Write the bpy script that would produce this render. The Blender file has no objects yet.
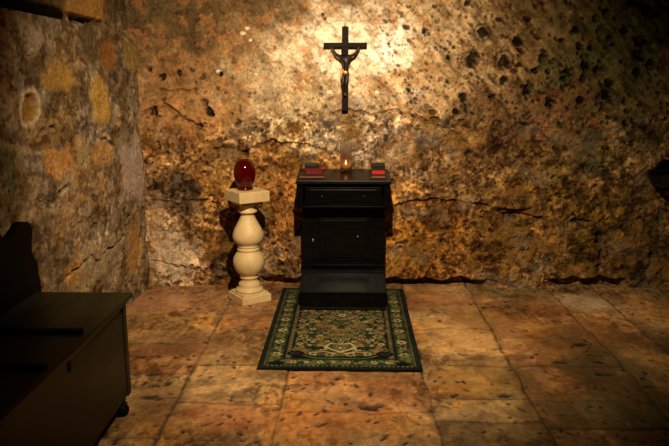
import bpy, bmesh, math, random
import numpy as np
from mathutils import Vector, Matrix, noise as mnoise
random.seed(4)
C = bpy.context.scene.collection
PI = math.pi
# ---------------------------------------------------------------- camera
H = 1.6; PITCH = math.radians(12.0); YAW = math.radians(1.37); FPX = 675.0
cam_d = bpy.data.cameras.new('camera'); cam = bpy.data.objects.new('camera', cam_d); C.objects.link(cam)
cam.location = (0, 0, H); cam.rotation_euler = (PI/2-PITCH, 0, YAW)
cam_d.sensor_width = 36; cam_d.lens = 36*FPX/669; cam_d.clip_start = .05
bpy.context.scene.camera = cam
RM = cam.rotation_euler.to_matrix()
BW = 5.13; LW = -1.60            # planes of the back and left walls
def ray(x, y): return RM @ Vector((x-334.5, 223-y, -FPX))
def PB(x, y):                    # survey point on the back wall -> (X, Z)
    r = ray(x, y); t = BW/r.y; return (r.x*t, H+r.z*t)
def PL(x, y):                    # survey point on the left wall -> (Y, Z)
    r = ray(x, y); t = LW/r.x; return (r.y*t, H+r.z*t)
def PF(x, y):                    # survey point on the floor -> (X, Y)
    r = ray(x, y); t = -H/r.z; return (r.x*t, r.y*t)
# ---------------------------------------------------------------- noise
def _tab(seed): return np.random.RandomState(seed).rand(256, 256)
def vnoise(x, y, seed):
    T = _tab(seed); xi = np.floor(x).astype(int); yi = np.floor(y).astype(int)
    fx = x-xi; fy = y-yi; fx = fx*fx*(3-2*fx); fy = fy*fy*(3-2*fy)
    a = T[xi & 255, yi & 255]; b = T[(xi+1) & 255, yi & 255]; c = T[xi & 255, (yi+1) & 255]; d = T[(xi+1) & 255, (yi+1) & 255]
    return (a*(1-fx)+b*fx)*(1-fy)+(c*(1-fx)+d*fx)*fy
def fbm(x, y, s, o=4, seed=0, g=.5):
    r = 0; a = 1; n = 0
    for k in range(o):
        cs, sn = math.cos(.7*k+.3), math.sin(.7*k+.3)
        r = r + a*vnoise((x*cs-y*sn)*s+37*k+11, (x*sn+y*cs)*s+91*k+5, seed*13+k); n += a; a *= g; s *= 2.03
    return r/n
def ridged(x, y, s, o=4, seed=0): 
    r = 0; a = 1; n = 0
    for k in range(o):
        cs, sn = math.cos(1.1*k+.5), math.sin(1.1*k+.5)
        r = r + a*(1-np.abs(2*vnoise((x*cs-y*sn)*s+17*k, (x*sn+y*cs)*s+51*k, seed*17+k)-1)); n += a; a *= .5; s *= 2.1
    return r/n
def worley(x, y, s, seed=0):
    R = np.random.RandomState(seed+900); JX = R.rand(128, 128); JY = R.rand(128, 128); V = R.rand(128, 128)
    x = x*s; y = y*s; xi = np.floor(x).astype(int); yi = np.floor(y).astype(int)
    f1 = np.full(x.shape, 9.); f2 = f1.copy(); val = np.zeros(x.shape)
    for i in (-1, 0, 1):
        for j in (-1, 0, 1):
            cx = xi+i; cy = yi+j; a = cx & 127; b = cy & 127
            d = np.hypot(cx+JX[a, b]-x, cy+JY[a, b]-y)
            m = d < f1; f2 = np.where(m, f1, np.minimum(f2, d)); val = np.where(m, V[a, b], val); f1 = np.where(m, d, f1)
    return f1, f2, val
def ss(a, b, x): t = np.clip((x-a)/(b-a), 0, 1); return t*t*(3-2*t)
def lin(c): 
    c = np.array(c[:3], float)/255.; return np.where(c < .04045, c/12.92, ((c+.055)/1.055)**2.4)
def segdist(u, v, pts):
    d = np.full(u.shape, 9.)
    for (x0, y0), (x1, y1) in zip(pts[:-1], pts[1:]):
        dx, dy = x1-x0, y1-y0; L = dx*dx+dy*dy+1e-9
        t = np.clip(((u-x0)*dx+(v-y0)*dy)/L, 0, 1); d = np.minimum(d, np.hypot(u-x0-t*dx, v-y0-t*dy))
    return d
# ---------------------------------------------------------------- materials
def new_mat(name):
    m = bpy.data.materials.new(name); m.use_nodes = True; nt = m.node_tree; nt.nodes.clear()
    o = nt.nodes.new('ShaderNodeOutputMaterial'); b = nt.nodes.new('ShaderNodeBsdfPrincipled')
    nt.links.new(b.outputs[0], o.inputs[0]); return m, nt, b
def noise_node(nt, scale, detail=6, rough=.6, coord='Object'):
    tc = nt.nodes.new('ShaderNodeTexCoord'); n = nt.nodes.new('ShaderNodeTexNoise')
    n.inputs['Scale'].default_value = scale; n.inputs['Detail'].default_value = detail; n.inputs['Roughness'].default_value = rough
    nt.links.new(tc.outputs[coord], n.inputs['Vector']); return n
def bump(nt, b, src, strength, dist):
    bm = nt.nodes.new('ShaderNodeBump'); bm.inputs['Strength'].default_value = strength; bm.inputs['Distance'].default_value = dist
    nt.links.new(src, bm.inputs['Height']); nt.links.new(bm.outputs[0], b.inputs['Normal'])
def attr_mat(name, scale, lo, hi, rough, bstr=.5, bdist=.004, spec=.25, rvar=0.):
    """mineral colour kept per vertex, broken up by a fine procedural grain"""
    m, nt, b = new_mat(name)
    a = nt.nodes.new('ShaderNodeAttribute'); a.attribute_name = 'Col'
    n = noise_node(nt, scale, 8, .7); r = nt.nodes.new('ShaderNodeMapRange')
    r.inputs[1].default_value = .3; r.inputs[2].default_value = .7; r.inputs[3].default_value = lo; r.inputs[4].default_value = hi
    nt.links.new(n.outputs[0], r.inputs[0])
    mx = nt.nodes.new('ShaderNodeMix'); mx.data_type = 'RGBA'; mx.blend_type = 'MULTIPLY'; mx.inputs[0].default_value = 1
    nt.links.new(a.outputs['Color'], mx.inputs[6]); nt.links.new(r.outputs[0], mx.inputs[7]); nt.links.new(mx.outputs[2], b.inputs['Base Color'])
    b.inputs['Roughness'].default_value = rough; b.inputs['Specular IOR Level'].default_value = spec
    if rvar:
        n2 = noise_node(nt, 5, 5, .6); r2 = nt.nodes.new('ShaderNodeMapRange'); r2.inputs[1].default_value = .35; r2.inputs[2].default_value = .65
        r2.inputs[3].default_value = rough-rvar; r2.inputs[4].default_value = rough+rvar
        nt.links.new(n2.outputs[0], r2.inputs[0]); nt.links.new(r2.outputs[0], b.inputs['Roughness'])
    bump(nt, b, n.outputs[0], bstr, bdist)
    return m
def plain(name, c0, c1, scale, rough, spec=.5, metal=0., bstr=.15, bdist=.002, stretch=None, coat=0.):
    m, nt, b = new_mat(name); n = noise_node(nt, scale)
    if stretch:
        mp = nt.nodes.new('ShaderNodeMapping'); mp.inputs['Scale'].default_value = stretch
        nt.links.new(n.inputs['Vector'].links[0].from_socket, mp.inputs[0]); nt.links.new(mp.outputs[0], n.inputs['Vector'])
    cr = nt.nodes.new('ShaderNodeValToRGB'); cr.color_ramp.elements[0].position = .32; cr.color_ramp.elements[1].position = .68
    cr.color_ramp.elements[0].color = (*lin(c0), 1); cr.color_ramp.elements[1].color = (*lin(c1), 1)
    nt.links.new(n.outputs[0], cr.inputs[0]); nt.links.new(cr.outputs[0], b.inputs['Base Color'])
    b.inputs['Roughness'].default_value = rough; b.inputs['Specular IOR Level'].default_value = spec; b.inputs['Metallic'].default_value = metal
    b.inputs['Coat Weight'].default_value = coat; b.inputs['Coat Roughness'].default_value = .2
    bump(nt, b, n.outputs[0], bstr, bdist); return m
M = {}
M['wall'] = attr_mat('rough_masonry', 50, .5, 1.5, .92, .8, .008, .1)
M['floor'] = attr_mat('worn_flagstone', 30, .68, 1.28, .66, .6, .004, .25, .14)
M['rug'] = attr_mat('woven_wool', 260, .55, 1.4, 1., .6, .002, .1)
M['limestone'] = plain('carved_limestone', (184, 156, 104), (208, 182, 130), 9, .55, .35, 0, .2, .002)
M['ebony'] = plain('black_stained_wood', (4, 4, 3), (11, 11, 8), 7, .22, .16, 0, .2, .0006, (1, 1, 9), .0)
M['desk'] = plain('black_green_painted_wood', (8, 10, 6), (18, 20, 13), 6, .3, .2, 0, .2, .001, (6, 1, 1), .0)
M['chest'] = plain('dark_olive_wood', (15, 14, 5), (37, 34, 13), 3.2, .45, .2, 0, .3, .002, (5, 1, 4), .0)
M['chestblack'] = plain('near_black_wood', (3, 3, 2), (7, 6, 4), 6, .6, .08)
M['crosswood'] = plain('dark_cross_wood', (14, 6, 4), (26, 12, 8), 16, .6, .08)
M['bronze'] = plain('dark_bronze_skin', (20, 10, 7), (40, 20, 13), 30, .45, .25, .0)
M['gilt'] = plain('gilt_cloth', (176, 124, 58), (214, 166, 96), 40, .4, .5, .3)
M['brass'] = plain('old_brass', (150, 110, 55), (190, 150, 85), 40, .35, .5, .8)
M['blackcover'] = plain('black_leather', (9, 8, 8), (20, 18, 17), 60, .45, .5, 0, .3, .001)
M['rededge'] = plain('red_page_edge', (168, 26, 14), (205, 44, 22), 60, .6, .3, 0, .3, .0008, (1, 1, 20))
M['redcover'] = plain('dull_red_cloth', (84, 14, 12), (120, 24, 20), 70, .6, .3)
M['brownedge'] = plain('brown_page_edge', (104, 60, 40), (140, 90, 62), 60, .7, .2, 0, .3, .0008, (1, 1, 20))
M['wax'] = plain('warm_wax', (214, 168, 112), (236, 196, 140), 20, .5)
M['iron'] = plain('blackened_metal', (8, 7, 6), (18, 16, 14), 20, .28, .5, .4)
m, nt, b = new_mat('deep_red_glass'); M['redglass'] = m
n = noise_node(nt, 4, 3); cr = nt.nodes.new('ShaderNodeValToRGB'); cr.color_ramp.elements[0].color = (.05, .0005, .001, 1); cr.color_ramp.elements[1].color = (.09, .001, .002, 1)
nt.links.new(n.outputs[0], cr.inputs[0]); nt.links.new(cr.outputs[0], b.inputs['Base Color'])
b.inputs['Roughness'].default_value = .07; b.inputs['Transmission Weight'].default_value = .35; b.inputs['IOR'].default_value = 1.5
def clear_glass(name, tint, w, haze=.05):
    m = bpy.data.materials.new(name); m.use_nodes = True; nt = m.node_tree; nt.nodes.clear()
    o = nt.nodes.new('ShaderNodeOutputMaterial'); tr = nt.nodes.new('ShaderNodeBsdfTransparent'); gl = nt.nodes.new('ShaderNodeBsdfGlossy')
    tr.inputs[0].default_value = tint; gl.inputs['Roughness'].default_value = .08
    lw = nt.nodes.new('ShaderNodeLayerWeight'); lw.inputs[0].default_value = w
    df = nt.nodes.new('ShaderNodeBsdfTranslucent'); df.inputs[0].default_value = (.8, .74, .66, 1); m0 = nt.nodes.new('ShaderNodeMixShader'); m0.inputs[0].default_value = haze; nt.links.new(tr.outputs[0], m0.inputs[1]); nt.links.new(df.outputs[0], m0.inputs[2])
    mx = nt.nodes.new('ShaderNodeMixShader'); nt.links.new(lw.outputs['Fresnel'], mx.inputs[0]); nt.links.new(m0.outputs[0], mx.inputs[1]); nt.links.new(gl.outputs[0], mx.inputs[2])
    nt.links.new(mx.outputs[0], o.inputs[0]); return m
M['glass'] = clear_glass('clear_glass', (.93, .88, .84, 1), .12, .38)
M['smokeglass'] = clear_glass('smoked_glass', (.50, .34, .27, 1), .10, .06)
m, nt, b = new_mat('candle_flame'); M['flame'] = m
b.inputs['Base Color'].default_value = (1, .5, .2, 1); b.inputs['Emission Color'].default_value = (1, .50, .16, 1); b.inputs['Emission Strength'].default_value = 22
# ---------------------------------------------------------------- object helpers
def link(name, me, mat, parent=None, loc=None, smooth=False):
    if mat: me.materials.append(mat)
    o = bpy.data.objects.new(name, me); C.objects.link(o)
    if parent: o.parent = parent
    if loc: o.location = loc
    if smooth: me.polygons.foreach_set('use_smooth', [True]*len(me.polygons))
    return o
def obj(name, bm, mat, parent=None, loc=None, smooth=False):
    bmesh.ops.recalc_face_normals(bm, faces=bm.faces[:])
    me = bpy.data.meshes.new(name); bm.to_mesh(me); bm.free(); return link(name, me, mat, parent, loc, smooth)
def empty(name, loc, rz=0):
    o = bpy.data.objects.new(name, None); C.objects.link(o); o.location = loc; o.rotation_euler = (0, 0, rz); o.empty_display_size = .1; return o
def tag(o, label, cat, group=None):
    o['label'] = label; o['category'] = cat
    if group: o['group'] = group
    return o
def add_box(bm, x0, x1, y0, y1, z0, z1, bev=0., zf=None):
    """box; zf(x,y) optional sloped top"""
    t = bmesh.new(); vs = []
    for z in (0, 1):
        for (x, y) in ((x0, y0), (x1, y0), (x1, y1), (x0, y1)):
            vs.append(t.verts.new((x, y, (z0 if z == 0 else (zf(x, y) if zf else z1)))))
    for f in ((0, 3, 2, 1), (4, 5, 6, 7), (0, 1, 5, 4), (1, 2, 6, 5), (2, 3, 7, 6), (3, 0, 4, 7)): t.faces.new([vs[i] for i in f])
    if bev > 0: bmesh.ops.bevel(t, geom=t.edges[:], offset=bev, segments=2, affect='EDGES', profile=.6)
    me = bpy.data.meshes.new('tmp'); t.to_mesh(me); t.free(); bm.from_mesh(me); bpy.data.meshes.remove(me)
def lathe(profile, seg=40, cap=True):
    bm = bmesh.new(); rings = []
    for r, z in profile:
        rings.append([bm.verts.new((r*math.cos(2*PI*k/seg), r*math.sin(2*PI*k/seg), z)) for k in range(seg)])
    for a, b in zip(rings[:-1], rings[1:]):
        for k in range(seg): bm.faces.new((a[k], a[(k+1) % seg], b[(k+1) % seg], b[k]))
    if cap:
        bm.faces.new(rings[0][::-1]); bm.faces.new(rings[-1])
    return bm
def prism(bm, pts, axis, a0, a1, bev=0.):
    """extruded outline; axis 'x': pts are (y,z); axis 'y': pts are (x,z)"""
    t = bmesh.new()
    f = (lambda p, a: (a, p[0], p[1])) if axis == 'x' else (lambda p, a: (p[0], a, p[1]))
    A = [t.verts.new(f(p, a0)) for p in pts]; B = [t.verts.new(f(p, a1)) for p in pts]
    t.faces.new(A); t.faces.new(B[::-1]); n = len(pts)
    for i in range(n): t.faces.new((A[i], B[i], B[(i+1) % n], A[(i+1) % n]))
    if bev: bmesh.ops.bevel(t, geom=t.edges[:], offset=bev, segments=2, affect='EDGES')
    me = bpy.data.meshes.new('tmp'); t.to_mesh(me); t.free(); bm.from_mesh(me); bpy.data.meshes.remove(me)
def grid(name, us, vs, pos, col, mat, flip=False, kind='structure'):
    """us, vs: 1-D stations; pos(U,V)->(x,y,z) arrays; col (n,m,3) linear"""
    U, V = np.meshgrid(us, vs, indexing='ij'); x, y, z = pos(U, V); n, m_ = U.shape
    co = np.stack([x, y, z], -1).reshape(-1, 3).astype(np.float32)
    i = np.arange(n-1)[:, None]*m_+np.arange(m_-1)[None, :]
    q = np.stack([i, i+m_, i+m_+1, i+1], -1).reshape(-1, 4)
    if flip: q = q[:, ::-1]
    me = bpy.data.meshes.new(name); me.vertices.add(len(co)); me.vertices.foreach_set('co', co.ravel())
    me.loops.add(q.size); me.loops.foreach_set('vertex_index', q.ravel().astype(np.int32))
    me.polygons.add(len(q)); me.polygons.foreach_set('loop_start', np.arange(0, q.size, 4, dtype=np.int32))
    me.update(calc_edges=True)
    at = me.color_attributes.new('Col', 'FLOAT_COLOR', 'POINT')
    c = np.ones((n*m_, 4), np.float32); c[:, :3] = np.clip(col, 0, 1).reshape(-1, 3); at.data.foreach_set('color', c.ravel())
    o = link(name, me, mat, smooth=True)
    if kind: o['kind'] = kind
    return o
def stations(*segs):
    out = []
    for a, b, st in segs: out += list(np.linspace(a, b, max(2, int(round((b-a)/st))+1)))[(1 if out else 0):]
    return np.array(out)
def warp(U, V, s, a, seed): return U+a*2*(fbm(U, V, s, 4, seed)-.5), V+a*2*(fbm(U, V, s, 4, seed+1)-.5)
class Paint:
    def __init__(s, U, V, base): s.U, s.V = U, V; s.c = np.zeros(U.shape+(3,))+lin(base)
    def mix(s, m, col, k=1.):
        m = np.clip(m*k, 0, 1)[..., None]; s.c = s.c*(1-m)+lin(col)*m
    def mul(s, m, f, k=1.):
        m = np.clip(m*k, 0, 1)[..., None]; s.c = s.c*(1-m+m*np.array(f if hasattr(f, '__len__') else (f, f, f)))
    def blob(s, c, r, col, k=1., rag=.7, sc=6., seed=1, soft=.5, ang=0.):
        du = s.U-c[0]; dv = s.V-c[1]; ca, sa = math.cos(ang), math.sin(ang)
        d = np.hypot((du*ca+dv*sa)/r[0], (-du*sa+dv*ca)/r[1])
        w = d+rag*2*(fbm(s.U, s.V, sc, 4, seed)-.5)
        m = 1-ss(1-soft, 1+soft*.3, w); s.mix(m, col, k); return m
# ================================================================ BACK WALL
us = stations((-1.80, 2.45, .0062), (2.45, 3.1, .03)); vs = stations((-.06, 2.3, .0062), (2.3, 3.05, .04))
U, V = np.meshgrid(us, vs, indexing='ij')
wu = U+.10*(fbm(U, V, 4, 3, 50)-.5); wv = V+.10*(fbm(U, V, 4, 3, 51)-.5)
def BX(px): return px/135.        # picture-scale length on the back wall in metres (about 135 px per metre)
P = Paint(U, V, (150, 118, 78))
MPX = 5.15/675
def bb(x, y, rx, ry, col, k=1., rag=.8, sc=6., seed=1, soft=.5, ang=0.):
    return P.blob(PB(x, y), (rx*MPX, ry*MPX*1.02), col, k, rag, sc, seed, soft, ang)
# broad colour zones, mostly mineral; light falloff painted into top corners and right edge
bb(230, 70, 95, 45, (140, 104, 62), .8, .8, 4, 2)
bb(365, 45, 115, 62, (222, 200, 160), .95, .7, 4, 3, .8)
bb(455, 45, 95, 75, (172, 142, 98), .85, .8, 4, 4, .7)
bb(385, 135, 65, 45, (168, 150, 128), .9, .8, 5, 5)
bb(290, 105, 85, 45, (182, 160, 122), .9, .8, 5, 6)
bb(500, 140, 105, 50, (104, 80, 50), .8, 1., 5, 7)
bb(410, 240, 80, 60, (148, 104, 42), .95, .8, 5, 8)
bb(475, 250, 80, 55, (124, 86, 36), .8, .9, 5, 9)
bb(560, 215, 105, 80, (104, 78, 34), .85, .9, 4, 10)
bb(290, 230, 55, 60, (142, 100, 50), .8, .9, 6, 11)
bb(285, 180, 50, 38, (152, 104, 44), .75, 1., 8, 12)
bb(175, 255, 38, 45, (198, 172, 138), .95, .8, 7, 13)
bb(205, 215, 28, 70, (150, 112, 58), .7, .9, 7, 14)
bb(232, 262, 30, 30, (96, 80, 58), .9, .7, 8, 15)
bb(175, 190, 36, 26, (88, 72, 52), .95, .7, 8, 16)
bb(180, 135, 42, 38, (158, 116, 68), .7, .8, 6, 17)
bb(275, 262, 28, 30, (120, 100, 72), .7, .8, 8, 18)  # greyer, darker patch left of the kneeler
bb(175, 22, 100, 34, (92, 74, 46), .9, .9, 5, 19, .8)  # upper left: dark stain with lamp falloff painted in as well
bb(270, 2, 70, 22, (104, 82, 52), .8, .9, 6, 20)
bb(620, 70, 85, 120, (84, 80, 44), .9, .8, 4, 21, .9)  # greenish stain, also painted darker for light fading to the right
bb(560, 20, 70, 50, (120, 96, 54), .6, .9, 5, 22)
bb(640, 10, 60, 50, (66, 66, 36), .8, .9, 6, 23)  # top right corner: lamp falloff painted into the greenish stain
bb(560, 110, 55, 25, (112, 70, 38), .7, 1., 8, 24)
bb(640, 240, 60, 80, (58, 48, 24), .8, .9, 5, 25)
bb(600, 225, 30, 26, (132, 106, 40), .6, 1., 8, 26)
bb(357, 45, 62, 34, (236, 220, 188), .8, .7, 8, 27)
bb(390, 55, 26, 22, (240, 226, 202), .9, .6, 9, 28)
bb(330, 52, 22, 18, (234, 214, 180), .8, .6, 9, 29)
bb(228, 150, 26, 12, (84, 62, 40), .8, 1., 10, 30)
# plaster: flat pale coat near the cross and left of the kneeler
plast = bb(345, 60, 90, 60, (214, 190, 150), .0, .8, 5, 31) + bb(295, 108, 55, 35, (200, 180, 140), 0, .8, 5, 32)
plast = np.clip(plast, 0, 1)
# the rough eroded crust: band across the middle and the low ochre stone
Xc, Zc = PB(335, 150)
lowz = 1-ss(PB(400, 118)[1], PB(400, 92)[1], V+.16*(fbm(U, V, 3, 4, 60)-.5)+.16*ss(-.3, -1.5, U)+.05)
crust = np.clip(lowz, 0, 1)
# height
h = .036*(fbm(wu, wv, 1.3, 3, 70)-.5)+.034*(fbm(wu, wv, 5, 4, 71)-.5)+.010*(fbm(U, V, 22, 3, 72)-.5)
rg = ridged(wu, wv, 9, 4, 73); f1, f2, cv = worley(wu, wv, 24, 3); g1, g2, gv = worley(U+.03*fbm(U, V, 20, 2, 80), V, 11, 5)
rough = (1-.65*plast)*(.35+.65*crust)
h += rough*(.016*(fbm(*warp(U, V, 12, .04, 720), 12, 4, 74)-.5)+.013*(rg-.62)+.004*(.5-f1)*ss(.45,.6,fbm(U,V,4,3,79))+.013*(gv-.5)*ss(.02, .18, g2-g1))
# diagonal tool strokes, upper right
sx = U*math.cos(.85)-V*math.sin(.85); sy = U*math.sin(.85)+V*math.cos(.85)
strk = fbm(sx*.35, sy*1.6, 24, 3, 75); strokes = ss(.45, .9, U+.3*(fbm(U, V, 2, 2, 77)-.5))*(1-crust)
h += strokes*.018*(strk-.5)+ (1-crust)*.007*(fbm(sx*.5, sy*1.3, 30, 3, 76)-.5)
P.mix(strokes*ss(.56, .72, strk), (60, 48, 26), .5)
# masonry joints / ledges / cracks
def crack(pts, w, dep, k=.7, col=(34, 24, 14), seed=1, wob=.03):
    global h
    q = [PB(*p) for p in pts]; d = segdist(U+wob*(fbm(U, V, 12, 3, seed)-.5)*2, V+wob*(fbm(U, V, 12, 3, seed+1)-.5)*2, q)
    brk = ss(.32, .5, fbm(U, V, 9, 3, seed+2)); m = (1-ss(w*.3, w, d))*(.3+.7*brk)
    h = h-dep*m; P.mix(m, col, k*.6)
crack([(384, 207), (430, 200), (470, 202), (500, 212)], .016, .03, seed=101)
crack([(500, 213), (530, 216), (545, 222), (590, 222)], .022, .04, seed=104)
crack([(330, 112), (350, 111), (372, 116), (395, 110), (430, 120), (470, 145)], .016, .025, seed=107)
crack([(215, 148), (240, 152), (275, 142), (305, 145), (325, 150)], .02, .03, seed=110)
crack([(203, 85), (204, 120), (202, 150)], .010, .012, .4, seed=113)
crack([(146, 112), (165, 106), (180, 116), (200, 128)], .022, .03, seed=116)
crack([(153, 200), (180, 206), (205, 198), (222, 208)], .014, .02, seed=119)
crack([(150, 262), (185, 268), (225, 282)], .012, .015, .5, seed=122)
crack([(320, 18), (350, 24), (395, 22), (420, 5)], .012, .014, .35, seed=125)
crack([(318, 40), (321, 62), (316, 85)], .010, .012, .4, seed=128)
crack([(598, 235), (602, 262), (600, 280)], .03, .045, .9, seed=131)
crack([(392, 170), (400, 215), (425, 245), (428, 262)], .014, .02, .5, seed=134)
crack([(160, 90), (176, 90), (190, 92)], .014, .02, .6, seed=137)
crack([(250, 35), (275, 28), (300, 32)], .014, .016, .5, seed=140)
# protruding stone ledge
m = np.clip(1-np.hypot((U-PB(515, 206)[0])/.17, (V-PB(515, 206)[1])/.035), 0, 1); h += .05*ss(0, .6, m); P.mix(m, (168, 132, 84), .9)
m = np.clip(1-np.hypot((U-PB(160, 110)[0])/.09, (V-PB(160, 110)[1])/.06), 0, 1); h += .03*ss(0, .6, m); P.mix(m, (176, 126, 76), .8)
# pits
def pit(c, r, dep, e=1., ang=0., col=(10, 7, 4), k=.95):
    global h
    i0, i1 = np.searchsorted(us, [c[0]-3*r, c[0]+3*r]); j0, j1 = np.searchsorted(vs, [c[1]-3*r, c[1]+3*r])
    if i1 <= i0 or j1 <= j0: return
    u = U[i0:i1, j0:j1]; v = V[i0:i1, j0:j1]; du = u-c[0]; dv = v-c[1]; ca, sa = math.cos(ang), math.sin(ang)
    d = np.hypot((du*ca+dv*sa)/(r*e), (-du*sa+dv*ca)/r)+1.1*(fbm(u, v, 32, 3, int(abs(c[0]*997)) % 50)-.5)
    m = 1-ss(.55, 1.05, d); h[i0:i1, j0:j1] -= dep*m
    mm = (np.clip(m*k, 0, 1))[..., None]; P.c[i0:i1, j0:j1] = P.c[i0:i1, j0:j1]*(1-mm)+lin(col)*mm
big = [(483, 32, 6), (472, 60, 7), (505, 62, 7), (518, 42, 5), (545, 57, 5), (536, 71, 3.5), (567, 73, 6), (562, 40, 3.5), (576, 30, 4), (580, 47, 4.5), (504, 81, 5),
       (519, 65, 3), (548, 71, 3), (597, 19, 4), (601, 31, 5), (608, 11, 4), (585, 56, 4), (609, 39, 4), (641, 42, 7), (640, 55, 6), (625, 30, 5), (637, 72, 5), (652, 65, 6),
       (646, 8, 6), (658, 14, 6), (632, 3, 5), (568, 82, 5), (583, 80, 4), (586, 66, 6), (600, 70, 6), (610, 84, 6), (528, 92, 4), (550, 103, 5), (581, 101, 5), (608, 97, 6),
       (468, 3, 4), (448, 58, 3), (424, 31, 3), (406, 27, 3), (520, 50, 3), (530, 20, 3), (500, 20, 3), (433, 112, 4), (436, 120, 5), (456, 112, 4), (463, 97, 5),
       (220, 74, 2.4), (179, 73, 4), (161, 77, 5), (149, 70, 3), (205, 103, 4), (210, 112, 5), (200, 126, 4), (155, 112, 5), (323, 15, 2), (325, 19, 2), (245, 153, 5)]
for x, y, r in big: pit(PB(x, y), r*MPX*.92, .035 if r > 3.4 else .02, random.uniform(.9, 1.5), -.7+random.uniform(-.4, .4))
R = np.random.RandomState(8)
for k in range(330):
    x = R.uniform(380, 669); y = R.uniform(0, 125); r = R.uniform(.6, 2.1)*(1.15 if x > 520 else .9)
    pit(PB(x, y), r*MPX, .012+.006*r, R.uniform(1, 2.2), -.8+R.uniform(-.3, .3), k=.75)
for k in range(520):
    x = R.uniform(145, 669); y = R.uniform(70, 285); r = R.uniform(.7, 2.3); pit(PB(x, y), r*MPX, .006+.006*r, R.uniform(.8, 2.2), R.uniform(-1.5, 1.5), k=.6)
for k in range(420):
    x = R.uniform(375, 520); y = R.uniform(0, 105); r = R.uniform(.4, 1.1); pit(PB(x, y), r*MPX, .008, R.uniform(1, 2.5), -.8+R.uniform(-.3, .3), k=.7)
for k in range(700):
    x = R.uniform(145, 669); y = R.uniform(110, 285); r = R.uniform(.5, 1.5); pit(PB(x, y), r*MPX, .006+.006*r, R.uniform(.8, 2.4), R.uniform(-1.5, 1.5), k=.7)
for k in range(120):
    x = R.uniform(190, 380); y = R.uniform(5, 140); r = R.uniform(.5, 1.3); pit(PB(x, y), r*MPX, .008, R.uniform(1, 2.5), R.uniform(-1.5, 1.5), k=.6)
# shell-like rings of two eroded hollows
for (x, y, r) in ((483, 33, 8), (470, 60, 8), (505, 60, 9)):
    d = np.hypot(U-PB(x, y)[0], V-PB(x, y)[1])/(r*MPX); m = np.exp(-((d-.95+.3*(fbm(U, V, 20, 2, 8)-.5))/.16)**2); h -= .014*m; P.mix(m, (24, 17, 10), .6)
# fine mineral mottling: always relative to the stone it sits on
w1, w2 = warp(U, V, 7, .07, 700); w3, w4 = warp(U, V, 16, .035, 710)
cw = .5+.5*crust
P.mul(ss(.50, .66, fbm(w1, w2, 5, 5, 85, .6)), (.50, .44, .36), .95*cw)
P.mul(ss(.54, .70, fbm(w1+4, w2, 6, 5, 86, .6)), (1.5, 1.45, 1.38), .9*cw)
P.mul(ss(.52, .64, fbm(w3, w4, 13, 4, 87, .6)), (.42, .36, .30), .85*cw)
P.mul(ss(.55, .66, fbm(w3+3, w4, 17, 4, 88, .6)), (1.6, 1.5, 1.35), .8*cw)
w5, w6 = warp(U, V, 34, .018, 750)
P.mul(ss(.50, .58, fbm(w5, w6, 42, 3, 98, .6)), (.30, .25, .20), .9*crust)
P.mul(ss(.52, .62, fbm(w5+5, w6, 34, 3, 99, .6)), (1.65, 1.6, 1.5), .8*crust)
h += crust*.012*(fbm(w5+2, w6, 34, 3, 100, .6)-.5)
P.mul(ss(.57, .64, fbm(w3+8, w4, 30, 3, 89, .6)), (.34, .28, .22), .8*cw)
P.mul(ss(.60, .66, fbm(w3+8, w4+3, 40, 3, 90, .6)), (1.7, 1.6, 1.5), .6*cw)
P.mix(ss(.56, .66, fbm(w1+11, w2, 8, 4, 91))*crust, (140, 100, 44), .4)
P.mix(ss(.58, .66, fbm(w1+15, w2, 6, 4, 92))*crust*(1-ss(PB(400, 200)[1], PB(400, 170)[1], V)*0), (116, 104, 84), .3)
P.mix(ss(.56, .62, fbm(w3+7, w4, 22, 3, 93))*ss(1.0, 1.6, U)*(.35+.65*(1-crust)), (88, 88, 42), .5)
P.mix(ss(.60, .68, fbm(w3+9, w4, 20, 3, 94))*(1-crust)*ss(1.4, .2, U), (176, 116, 66), .45)
P.mul(ss(.55, .66, fbm(sx*.4, sy*1.7, 16, 4, 96))*strokes, (.45, .38, .30), .8)
P.mul(ss(.58, .66, fbm(sx*.4+3, sy*1.7, 20, 4, 97))*(1-crust)*ss(-1.2, -.4, U), (.62, .52, .42), .7)
bb(172, 252, 24, 34, (200, 178, 146), .55, 1., 12, 29); bb(150, 225, 16, 30, (176, 140, 104), .4, 1., 12, 30)
for x, y, r in ((219, 72, 3), (256, 74, 2), (247, 28, 3), (251, 40, 2), (377, 92, 3), (270, 118, 2), (243, 33, 3), (395, 108, 3), (167, 164, 3), (330, 92, 3)):
    bb(x, y, r, r*.6, (240, 222, 190), .85, .6, 30, x, .4)
pit(PB(220.5, 74), 2.6*MPX, .03)
# undercut at the foot of the wall, strongest right of the kneeler
edge = .040+.075*(fbm(U, V*.3, 9, 4, 95)-.3)
uc = (1-ss(edge, edge+.018, V))*np.clip(ss(.18, .30, U)*(1-ss(.95, 1.15, U))+.8*ss(-.75, -.6, U)*(1-ss(.2, .3, U))+.8*ss(1.5, 1.7, U)*(1-ss(2.1, 2.2, U)), 0, 1)
h -= .13*uc
h = np.maximum(h, -.16)
Hb = np.clip(h, -.2, .034)
grid('wall_back', us, vs, lambda U, V: (U, BW-Hb, V), P.c, M['wall'], flip=False)
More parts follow.
